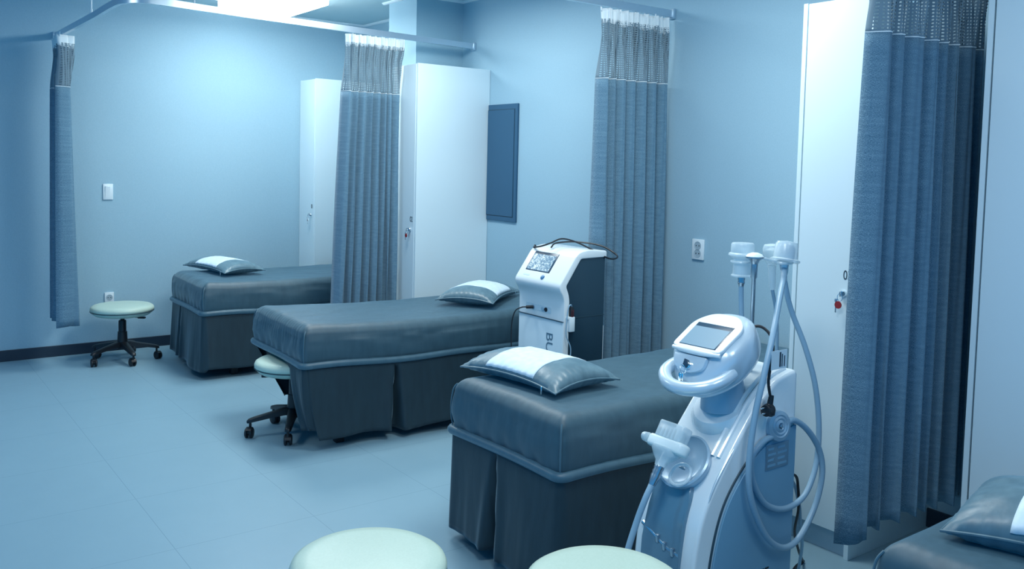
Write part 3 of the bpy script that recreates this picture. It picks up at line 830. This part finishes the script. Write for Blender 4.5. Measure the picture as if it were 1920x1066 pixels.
b.transform(face_mx(2.580, 3.225, .718)); pp = obj('port_panel', b, 'm_front', t, world=True)
for y, z, m_ in ((3.262, .717, 'metal'), (3.166, .718, 'black'), (3.19, .718, 'silver_dk')):
    b = nb(); lathe(b, [(.010, 0), (.010, .004), (.006, .005), (0, .003)], 18, face_mx(2.5786, y, z)); obj('port', b, m_, pp, world=True)
obj('lettering', text_bm('BUE', .068, face_mx(2.5765, 3.136, .548, -pi / 2), sx=1.15), 'letter', t, world=True, smooth=False, label='dark letters reading downwards')
b = nb(); lathe(b, [(.0, 0), (.013, 0), (.013, .012), (.008, .016), (0, .016)], 16, axis_m((2.64, my1 + .006, .925), (0, 1, 0))); obj('side_knob', b, 'black', t, world=True)
b = nb(); box(b, 2.603, 2.634, my0 - .022, my0 - .0005, .632, .702, .004); box(b, 2.590, 2.61, my0 - .014, my0, .69, .703, .002); obj('probe_cradle', b, 'plastic', t, world=True)
for x in (2.64, 2.80):
    for y in (my0 + .05, my1 - .05):
        b = nb(); lathe(b, [(0, -.012), (.026, -.012), (.028, 0), (.026, .012), (0, .012)], 20, axis_m((x, y, .029), (0, 1, 0))); obj('caster', b, 'black', t, world=True)
# probes and leads of the white machine
pr = thing('handheld_probe', 'small black probe with red dots in the side cradle of the white machine', 'probe', (2.62, my0 - .011, .70))
b = nb(); lathe(b, [(0, 0), (.007, 0), (.010, .012), (.010, .045), (.006, .058), (0, .06)], 16, axis_m((2.62, my0 - .011, .690), (0, 0, 1))); obj('handle', b, 'black', pr, world=True)
b = nb()
for i in range(5):
    for j in range(3): lathe(b, [(0, 0), (.0017, 0), (.0014, .0008), (0, .001)], 8, axis_m((2.62 - .006 + .006 * j, my0 - .0205 + (.0012 if j != 1 else 0), .704 + .007 * i), (0, -1, 0)))
obj('red_dots', b, 'red', pr, world=True)
b = nb(); tube(b, [(2.62, my0 - .011, .748), (2.612, my0 - .014, .758), (2.598, my0 - .016, .748), (2.588, my0 - .018, .70), (2.586, my0 - .018, .62), (2.612, my0 - .02, .56), (2.608, my0 - .02, .50), (2.583, my0 - .02, .44)], .0028, 6); obj('lead', b, 'hose', pr, world=True)
o = obj('electrode_lead', tube(tube(nb(), [(2.578, 3.262, .717), (2.545, 3.275, .717)], .008, 10, smooth=0), [(2.55, 3.275, .717), (2.53, 3.29, .715), (2.52, 3.33, .69), (2.518, 3.352, .62), (2.518, 3.35, .5), (2.516, 3.34, .36)], .0032, 8), 'black')
tag(o, 'thin black lead plugged into the front of the white machine', 'cable')
o = obj('power_lead', tube(tube(nb(), [(2.648, 3.36, .992), (2.63, 3.28, 1.005), (2.64, 3.22, 1.025), (2.69, 3.20, 1.045), (2.73, 3.15, 1.035), (2.77, 3.08, 1.005), (2.84, 3.03, .962), (2.905, 3.04, .96), (2.93, 3.08, .975), (2.89, 3.14, 1.01), (2.80, 3.22, 1.025), (2.70, 3.25, 1.02), (2.66, 3.24, 1.002)], .0040, 8), [(2.648, 3.355, .991), (2.66, 3.365, 1.0)], .006, 8, smooth=0), 'black')
tag(o, 'black cable looped over the top of the white machine', 'cable')

# ------------------------------------------------------------------ silver wheeled machine in the foreground
YS, YL = 1.60, 1.835
t = thing('slimming_machine', 'silver wheeled machine with tilted screen head standing in the foreground', 'machine', (2.08, 1.72, 0))
out = rounded([(1.86, .045, .02), (1.858, .27, .1), (1.895, .43, .12), (2.005, .578, .12), (2.117, .705, .08), (2.215, .770, .03), (2.300, .788, .012), (2.312, .775, .006), (2.312, .045, .02)], .02, 8)
b = nb(); prism(b, out, 'y', YS, YL, .030, 5); obj('shell', b, 'm2_white', t, world=True, angle=50)
sp = rounded([(1.925, .05, .01), (1.932, .25, .1), (1.985, .425, .1), (2.10, .545, .1), (2.215, .604, .03), (2.306, .618, .004), (2.306, .05, .01)], .01, 8)
b = nb(); prism(b, sp, 'y', YS - .006, YS + .02, .004); side = obj('side_panel', b, 'm2_side', t, world=True, label='steel-blue side panel')
b = nb(); tube(b, [(x, YS - .001, z) for x, z in ((1.918, .06), (1.925, .25), (1.978, .428), (2.092, .553), (2.21, .614), (2.306, .630))], .004, 8); obj('panel_groove', b, 'seam', t, world=True)
for off_, r_ in ((.030, .006), (.054, .0045)):
    b = nb(); tube(b, [(x, YS + .006, z) for x, z in ((1.90 - off_ * .3, .06), (1.905 - off_ * .4, .26), (1.952 - off_ * .55, .44 + off_ * .2), (2.07 - off_ * .6, .58 + off_ * .4), (2.17 - off_ * .4, .66 + off_ * .8), (2.29, .70 + off_))], r_, 8); obj('trim_ridge', b, 'm2_side' if off_ < .04 else 'silver', t, world=True)
# raised ridges over the top deck
for y in (1.633, 1.655):
    b = nb(); tube(b, [(1.99, y, .560), (2.06, y, .642), (2.13, y, .718), (2.215, y, .772), (2.285, y, .787)], .008, 8); obj('deck_ridge', b, 'm2_white', t, world=True)
# front fascia: bib, dish, holder and lower panel
fz = rounded([(1.648, .06), (1.648, .30), (1.655, .47, .05), (1.725, .53, .08), (1.795, .47, .05), (1.798, .06)], .02, 6)
b = nb(); prism(b, fz, 'x', -.012, .012, .003)
def wrap(v, d=0.):
    """lay a (depth, y, z) point on the curved front of the shell"""
    prof = [(1.86, .045), (1.859, .2), (1.864, .30), (1.885, .39), (1.912, .455), (1.955, .522), (2.005, .58), (2.06, .642), (2.117, .703)]
    z = v.z
    for (xa, za), (xb_, zb_) in zip(prof, prof[1:]):
        if za <= z <= zb_: return xa + (xb_ - xa) * (z - za) / (zb_ - za)
    return prof[0][0] if z < .045 else prof[-1][0]
bmesh.ops.subdivide_edges(b, edges=[e for e in b.edges if e.calc_length() > .06], cuts=10, use_grid_fill=True)
for v in b.verts: v.co.x += wrap(v.co)
obj('front_panel', b, 'm2_front', t, world=True, label='glossy blue front panel', angle=60)
b = nb(); tube(b, [(wrap(Vector((0, y, z))) - .005, y, z) for y, z in ((1.806, .338), (1.76, .322), (1.70, .300), (1.650, .292))], .007, 8); obj('chrome_trim', b, 'metal', t, world=True)
b = nb()
for y, z in ((1.735, .315), (1.705, .303), (1.672, .297)):
    box(b, wrap(Vector((0, y, z))) - .016, wrap(Vector((0, y, z))) + .004, y - .006, y + .006, z - .012, z + .012, .002)
obj('trim_clip', b, 'metal', t, world=True)
# probe holder: a scooped shelf with a rim
HM = axis_m((1.945, 1.718, .530), (-.74, 0, .67))
b = nb(); lathe(b, [(0, -.045), (.070, -.030), (.082, .0), (.083, .008), (.077, .011), (.068, .004), (.050, -.004), (0, -.008)], 40, HM, sx=1.0, sy=1.05); hd_ = obj('probe_holder', b, 'silver_dk', t, world=True, label='scooped probe holder dish')
b = nb(); tube(b, [HM @ Vector((.034 * cos(a) + .02, .034 * sin(a) - .045, .016)) for a in [2 * pi * i / 24 for i in range(24)]], .005, 8, True, 0); obj('holder_ring', b, 'clear', hd_, world=True)
# neck
b = nb(); lathe(b, [(.062, .0), (.070, .004), (.068, .02), (.060, .06), (.058, .11), (.064, .15)], 36, axis_m((2.115, 1.72, .672), (-.15, .0, 1.)), sx=1., sy=1.12); obj('neck', b, 'silver_dk', t, world=True)
b = nb(); lathe(b, [(.100, -.02), (.098, .0), (.084, .016), (.0, .018)], 36, axis_m((2.105, 1.72, .672), (-.55, 0, .84)), sx=1.0, sy=1.05); obj('neck_base', b, 'm2_white', t, world=True)
# head, built in its own frame: e1 right, e2 up along the tilted face, n out of the face
ph, ta = .067, 1.053
e1 = Vector((sin(ph), -cos(ph), 0)); e2 = Vector((cos(ph) * sin(ta), sin(ph) * sin(ta), cos(ta))); en = e1.cross(e2)
H = frame_m((2.023, 1.72, .896), e1, e2, en)
def superell(bm, A, B, Cz, ctr, e=2.4, e_z=2.2, nu=48, nv=24, cut=None, fn=None):
    def sp_(v, p): return math.copysign(abs(v) ** p, v)
    rings = []
    for j in range(nv + 1):
        ph_ = -pi / 2 + pi * j / nv; ring = []
        for i in range(nu):
            th_ = 2 * pi * i / nu
            x = A * sp_(cos(ph_), 2 / e_z) * sp_(cos(th_), 2 / e); y = B * sp_(cos(ph_), 2 / e_z) * sp_(sin(th_), 2 / e); z = Cz * sp_(sin(ph_), 2 / e_z)
            p = Vector((x, y, z))
            if fn: p = fn(p)
            ring.append(bm.verts.new(p + Vector(ctr)))
        rings.append(ring)
    for A_, B_ in zip(rings, rings[1:]):
        for i in range(nu): bm.faces.new((A_[i], A_[(i + 1) % nu], B_[(i + 1) % nu], B_[i]))
    bmesh.ops.remove_doubles(bm, verts=bm.verts, dist=1e-5)
    return bm
def headfn(p):
    x, y, z = p
    if y < -.05:                       # the chin slopes down below the screen
        k = (-.05 - y) / .09; z -= .050 * k * max(0., (z + .06) / .12); x *= 1 - .16 * k
    x *= 1 - .10 * max(0., (y - .04) / .1)
    return Vector((x, y, z))
b = nb(); superell(b, .116, .152, .070, (.004, .008, -.068), 2.5, 3.4, fn=headfn); b.transform(H); hdo = obj('head', b, 'silver', t, world=True, angle=80, label='pearl silver tilted display head')
b = nb(); prism(b, rounded([(-.088, -.066, .025), (.088, -.066, .025), (.094, .062, .05), (.050, .112, .06), (-.042, .112, .06), (-.088, .062, .05)], .02, 8), 'z', -.008, .0045, .004); b.transform(H); fr = obj('screen_frame', b, 'm2_white', hdo, world=True)
b = nb(); box(b, -.066, .066, -.054, .056, .003, .0052, .001); b.transform(H); obj('screen_bezel', b, 'bezel', hdo, world=True)
b = nb(); box(b, -.064, .062, -.052, .036, .0052, .0062); b.transform(H); obj('screen', b, 'screen_off', hdo, world=True, smooth=False, label='grey touch screen, off')
b = nb(); tube(b, [(-.084, -.062, -.006), (-.04, -.071, .0005), (.03, -.073, .0005), (.086, -.062, -.006)], lambda s: .0095 * max(.35, sin(pi * min(max(s, .06), .94))) ** .4, 12); b.transform(H); obj('lower_lip', b, 'm2_white', hdo, world=True)
KP = frame_m(H @ Vector((-.006, -.102, -.026)), e1, (e2 * .80 + en * .60), (en * .80 - e2 * .60))
b = nb(); prism(b, rounded([(-.058, .028, .006), (-.054, -.008, .03), (0, -.030, .05), (.054, -.008, .03), (.058, .028, .006)], .01, 8), 'z', -.012, .004, .002); b.transform(KP); obj('key_plate', b, 'silver', hdo, world=True, label='curved plate with the key switch')
b = nb(); lathe(b, [(.012, 0), (.012, .007), (.009, .009), (0, .009)], 20, KP @ Matrix.Translation((.004, -.004, .004))); ks = obj('key_switch', b, 'chrome', hdo, world=True)
# handle loop below the head
hp = [(-.080, -.05, -.066), (-.086, -.095, -.054), (-.076, -.138, -.048), (-.032, -.176, -.046), (.026, -.181, -.048), (.080, -.153, -.052), (.104, -.107, -.060), (.106, -.055, -.07)]
b = nb(); tube(b, hp, lambda s: .0175 + .003 * sin(pi * s), 14); b.transform(H); obj('handle', b, 'silver', t, world=True, label='rounded silver handle loop')
b = nb(); tube(b, [(.045, .142, -.052), (.085, .108, -.050), (.112, .050, -.048), (.116, -.01, -.050), (.110, -.060, -.058)], .0022, 6); b.transform(H); obj('head_seam', b, 'silver_dk', hdo, world=True)
# reel disc, plate, vents and wheels
DM = axis_m((2.207, YS - .008, .630), (-.12, -1, .12))
b = nb(); lathe(b, [(0, -.01), (.044, -.01), (.0465, .0), (.045, .010), (.034, .014), (.030, .011), (.024, .015), (.019, .012), (.011, .016), (.006, .011), (0, .011)], 40, DM); dk = obj('hose_disc', b, 'silver_dk', t, world=True)
b = nb(); lathe(b, [(.005, .012), (.0062, .017), (.003, .018), (0, .016)], 14, DM); obj('disc_screw', b, 'metal', dk, world=True)
b = nb(); prism(b, [(2.158, .499), (2.268, .499), (2.268, .575), (2.158, .575)], 'y', YS - .0085, YS - .004, .001); pl = obj('rating_plate', b, 'plate', t, world=True)
b = nb()
for r_ in range(4):
    for s_, e_ in ((.008, .046), (.056, .10)):
        box(b, 2.158 + s_, 2.158 + e_ - .01 * (r_ % 2), YS - .0092, YS - .0083, .508 + .017 * r_, .515 + .017 * r_)
obj('plate_print', b, 'm2_side', pl, world=True)
b = nb()
for r_ in range(4):
    for c_ in range(5): box(b, 2.09 + .022 * c_, 2.108 + .022 * c_, YS - .0068, YS - .005, .158 + .011 * r_, .163 + .011 * r_)
obj('vent', b, 'pin', t, world=True)
b = nb(); lathe(b, [(0, 0), (.012, 0), (.012, .012), (.008, .016), (0, .016)], 18, axis_m((2.312, 1.64, .722), (1, 0, 0))); obj('hose_port', b, 'silver', t, world=True)
b = nb(); box(b, 1.88, 2.30, YS + .02, YL - .02, .035, .06, .005); obj('base_plate', b, 'dark', t, world=True)
for x in (1.92, 2.26):
    for y in (YS + .05, YL - .05):
        b = nb(); lathe(b, [(0, -.011), (.022, -.011), (.0255, -.005), (.0255, .005), (.022, .011), (0, .011)], 20, axis_m((x, y, .0258), (0, 1, 0))); obj('caster', b, 'black', t, world=True)
# probe stand on the back of the machine
b = nb(); lathe(b, [(.0065, 0), (.0065, .36), (.010, .365), (.0105, .408)], 14, Matrix.Translation((2.222, 1.712, .70)))
lathe(b, [(.0105, 0), (.016, .012), (.028, .020), (.028, .023), (0, .024)], 24, Matrix.Translation((2.222, 1.712, 1.106)))
st_ = obj('stand_pole', b, 'metal', t, world=True)
b = nb(); lathe(b, [(.027, 0), (.022, .007), (.010, .012), (0, .0125)], 24, Matrix.Translation((2.222, 1.712, 1.1295))); obj('pole_cap', b, 'white_ring', st_, world=True)
b = nb()
tube(b, [(2.235, 1.712, 1.122), (2.27, 1.712, 1.120), (2.31, 1.712, 1.112), (2.335, 1.712, 1.108)], .005, 8)
tube(b, [(2.362 + .030 * cos(a), 1.712 + .030 * sin(a), 1.105) for a in [2 * pi * i / 20 for i in range(20)]], .005, 8, True, 0)
tube(b, [(2.247 + .033 * cos(a), 1.78 + .033 * sin(a), 1.105) for a in [2 * pi * i / 20 for i in range(20)]], .004, 8, True, 0)
obj('stand_ring', b, 'clear', t, world=True)

# key in the head's switch
kk = thing('key', 'key with dark fob hanging from the switch of the silver machine', 'key', KP @ Vector((.004, -.004, .013)))
kb = lambda q: KP @ Vector(q)
b = nb(); box(b, .002, .006, -.014, .010, .008, .030, .001); b.transform(KP); obj('key_bow', b, 'bezel', kk, world=True)
kp_ = Vector(kb((.004, -.012, .028))); kx, ky, kz = kp_
b = nb(); tube(b, [(kx - .003 * sin(a), ky + .010 * cos(a), kz - .010 + .013 * sin(a)) for a in [2 * pi * i / 14 for i in range(14)]], .0015, 6, True, 2); obj('key_ring', b, 'chrome', kk, world=True)
b = nb()
for dx, dy, l_ in ((-.004, .006, .030), (-.008, -.004, .026), (-.011, .002, .033)):
    box(b, kx + dx - .0012, kx + dx + .0012, ky + dy - .005, ky + dy + .005, kz - .024 - l_, kz - .020, .0008)
obj('spare_key', b, 'chrome', kk, world=True)
b = nb(); box(b, kx - .012, kx - .004, ky + .002, ky + .020, kz - .078, kz - .050, .003); obj('key_fob', b, 'bezel', kk, world=True)

# hand pieces, each with its own hose
def handpiece(label, loc, d, prof, m_, extra, hose, hr=.009):
    h = thing('handpiece', label, 'handpiece', loc)
    b = nb(); lathe(b, prof, 32, axis_m(loc, d)); obj('housing', b, m_, h, world=True)
    for nme, pf, mm in extra:
        b = nb(); lathe(b, pf, 32, axis_m(loc, d)); obj(nme, b, mm, h, world=True)
    if hose:
        b = nb(); tube(b, hose, hr, 10); obj('hose', b, 'hose', h, world=True)
    return h
handpiece('clear cylindrical handpiece standing upright, leftmost on the probe stand', (2.248, 1.78, 1.058), (0, 0, 1),
          [(.0, .0), (.033, .0), (.034, .004), (.029, .008), (.0275, .058), (.038, .062), (.044, .068), (.043, .073), (.037, .077), (.036, .103), (.033, .107), (0, .107)], 'clear',
          [('collar', [(0, -.034), (.008, -.034), (.009, -.026), (.012, -.020), (.010, -.014), (.012, -.008), (.010, -.001), (0, -.001)], 'metal'), ('core', [(0, .004), (.016, .004), (.016, .088), (0, .092)], 'clear')],
          [(2.248, 1.78, 1.028), (2.250, 1.78, .99), (2.256, 1.78, .92), (2.266, 1.785, .84), (2.272, 1.785, .775)], .0085)
handpiece('round clear handpiece at the right of the probe stand with a long hose', (2.372, 1.71, 1.108), (.15, 0, 1),
          [(0, -.004), (.042, -.004), (.047, .0), (.047, .006), (.038, .010), (.0365, .052), (.031, .062), (0, .066)], 'clear',
          [('core', [(0, .0), (.028, .004), (.028, .042), (.022, .052), (0, .053)], 'silver_dk'), ('collar', [(0, -.030), (.010, -.030), (.014, -.018), (.014, -.005), (0, -.004)], 'silver')],
          [(2.368, 1.71, 1.09), (2.345, 1.692, 1.06), (2.270, 1.65, 1.00), (2.165, 1.592, .905), (2.105, 1.572, .80), (2.072, 1.572, .69), (2.055, 1.572, .58), (2.057, 1.572, .482), (2.089, 1.572, .396), (2.157, 1.572, .30), (2.243, 1.575, .250), (2.322, 1.577, .263), (2.40, 1.58, .342), (2.432, 1.58, .438), (2.415, 1.582, .519), (2.353, 1.585, .593), (2.285, 1.588, .635), (2.235, 1.585, .635)], .0095)
handpiece('white ribbed handpiece behind the clear one on the probe stand', (2.425, 1.80, 1.115), (-.10, 0, 1),
          [(0, -.03), (.016, -.03), (.024, -.012), (.028, .0), (.029, .025), (.024, .036), (0, .04)], 'clear',
          [('core', [(0, -.02), (.010, -.02), (.018, 0), (.019, .02), (0, .028)], 'white_ring'), ('collar', [(0, -.115), (.009, -.115), (.012, -.10), (.013, -.05), (.014, -.034), (0, -.032)], 'clear')],
          [(2.436, 1.80, 1.00), (2.446, 1.79, .93), (2.445, 1.78, .84), (2.43, 1.77, .70), (2.38, 1.76, .60), (2.315, 1.75, .55)], .006)
handpiece('slim handpiece with grey hose on the right of the probe stand', (2.408, 1.735, 1.075), (.1, .1, 1),
          [(0, -.02), (.008, -.02), (.012, -.004), (.012, .022), (0, .026)], 'white_ring',
          [('collar', [(0, -.045), (.006, -.045), (.009, -.032), (.009, -.02), (0, -.02)], 'clear')],
          [(2.403, 1.73, 1.04), (2.400, 1.712, .985), (2.402, 1.69, .93), (2.412, 1.65, .84), (2.428, 1.62, .73), (2.436, 1.605, .62), (2.430, 1.597, .52), (2.400, 1.590, .44), (2.346, 1.588, .38), (2.253, 1.588, .365), (2.160, 1.588, .40), (2.098, 1.588, .478), (2.085, 1.588, .55), (2.13, 1.588, .592), (2.20, 1.590, .605)], .009)
hm_o = Vector((1.888, 1.735, .585)); hd_ax = Vector((.52, 0, .85)).normalized()
HF = frame_m(hm_o, (0, -1, 0), hd_ax.cross(Vector((0, -1, 0))), hd_ax)
h = thing('handpiece', 'white ribbed handpiece resting in the front dish of the silver machine', 'handpiece', hm_o)
b = nb(); prism(b, rounded([(-.062, -.026), (.062, -.026), (.078, .0), (.062, .026), (-.062, .026), (-.078, 0)], .014, 5), 'z', -.018, .018, .009); b.transform(HF); obj('housing', b, 'white_ring', h, world=True, angle=60)
b = nb(); prism(b, rounded([(-.048, -.024), (.048, -.024), (.052, .0), (.048, .024), (-.048, .024), (-.052, 0)], .01, 4), 'z', .014, .066, .006); b.transform(HF); hh = obj('clear_cap', b, 'clear', h, world=True, label='frosted clear cap')
b = nb()
for i in range(5): box(b, -.032 + .014 * i, -.025 + .014 * i, -.020, .020, .018, .054, .002)
b.transform(HF); obj('cap_rib', b, 'white_ring', hh, world=True)
b = nb(); lathe(b, [(0, -.064), (.016, -.064), (.019, -.05), (.034, -.034), (.046, -.018), (.046, -.010), (0, -.010)], 28, HF, sx=1.15, sy=.72); obj('neck', b, 'clear', h, world=True)
b = nb(); lathe(b, [(0, 0), (.014, 0), (.022, .006), (.020, .020), (.0, .022)], 24, HF @ frame_m((-.070, -.006, .002), (0, 1, 0), (0, 0, 1), (-1, 0, 0)), sx=1., sy=.7); obj('side_knob', b, 'clear', h, world=True)
b = nb()
lathe(b, [(0, -.064), (.0145, -.064), (.0155, -.070), (.0135, -.076), (.0155, -.082), (.0135, -.088), (.0150, -.094), (.0105, -.122), (0, -.122)], 20, HF); obj('collar', b, 'metal', h, world=True)
b = nb(); tube(b, [HF @ Vector((0, 0, -.118)), HF @ Vector((.0, -.002, -.165)), Vector((1.775, 1.742, .38)), Vector((1.735, 1.742, .28)), Vector((1.715, 1.742, .16)), Vector((1.73, 1.742, .04))], .0095, 10); obj('hose', b, 'hose', h, world=True)

# power cord with paper tag hung over the head
pc = thing('mains_cable', 'black power cord with plug and white paper tag hanging from the head', 'cord', (2.14, 1.60, .66))
b = nb(); tube(b, [(2.150, 1.68, .918), (2.180, 1.65, .925), (2.176, 1.61, .908), (2.158, 1.585, .880), (2.148, 1.577, .850), (2.138, 1.576, .815), (2.133, 1.576, .778), (2.140, 1.576, .745), (2.149, 1.576, .722)], .0045, 8); obj('cord', b, 'black', pc, world=True)
b = nb(); lathe(b, [(0, .0), (.0075, .0), (.009, .026), (.016, .032), (.019, .040), (.019, .056), (.012, .062), (0, .062)], 20, axis_m((2.150, 1.576, .735), (-.22, 0, -1))); pg = obj('plug', b, 'black', pc, world=True)
b = nb(); lathe(b, [(0, 0), (.017, 0), (.017, .022), (.014, .024), (0, .024)], 20, axis_m((2.142, 1.574, .692), (-1, -.1, .05))); obj('plug_face', b, 'black', pg, world=True)
b = nb()
for dy in (-.007, .007): lathe(b, [(0, 0), (.0024, 0), (.0024, .018), (.001, .020), (0, .02)], 10, axis_m((2.119, 1.572 + dy * .4, .694 + dy), (-1, -.1, .05)))
obj('plug_pin', b, 'chrome', pg, world=True)
b = nb(); box(b, 2.134, 2.208, 1.5695, 1.5705, .812, .868, .0); tg = obj('paper_tag', b, 'paper', pc, world=True, smooth=False, label='white printed paper tag')
b = nb()
for i in range(3): box(b, 2.172 + .011 * i, 2.179 + .011 * i - .003 * (i > 0), 1.5688, 1.5695, .818, .862 - .006 * i)
obj('tag_print', b, 'ink', tg, world=True)
o = obj('floor_cable', tube(nb(), [(2.318, 1.64, .44), (2.385, 1.645, .425), (2.41, 1.65, .38), (2.432, 1.66, .30), (2.475, 1.70, .20), (2.56, 1.74, .10), (2.66, 1.79, .02), (2.68, 1.80, .006), (2.62, 1.79, .006), (2.50, 1.74, .006), (2.33, 1.70, .006)], .0045, 8), 'black')
tag(o, 'black mains cable drooping to the floor behind the silver machine', 'cable')
o = obj('drain_hose', tube(nb(), [(2.318, 1.69, .42), (2.40, 1.67, .40), (2.445, 1.67, .32), (2.475, 1.68, .24), (2.52, 1.70, .15), (2.555, 1.73, .06), (2.56, 1.74, .010), (2.48, 1.70, .007), (2.36, 1.66, .007)], .0055, 8), 'hose')
tag(o, 'pale thin hose running down to the floor beside the black cable', 'hose')

# ------------------------------------------------------------------ colour management
vs = scene.view_settings
vs.view_transform = 'Standard'; vs.look = 'None'; vs.exposure = 0.22; vs.gamma = 1.0; vs.use_curve_mapping = False
scene.cycles.max_bounces = 8
scene.cycles.use_denoising = True
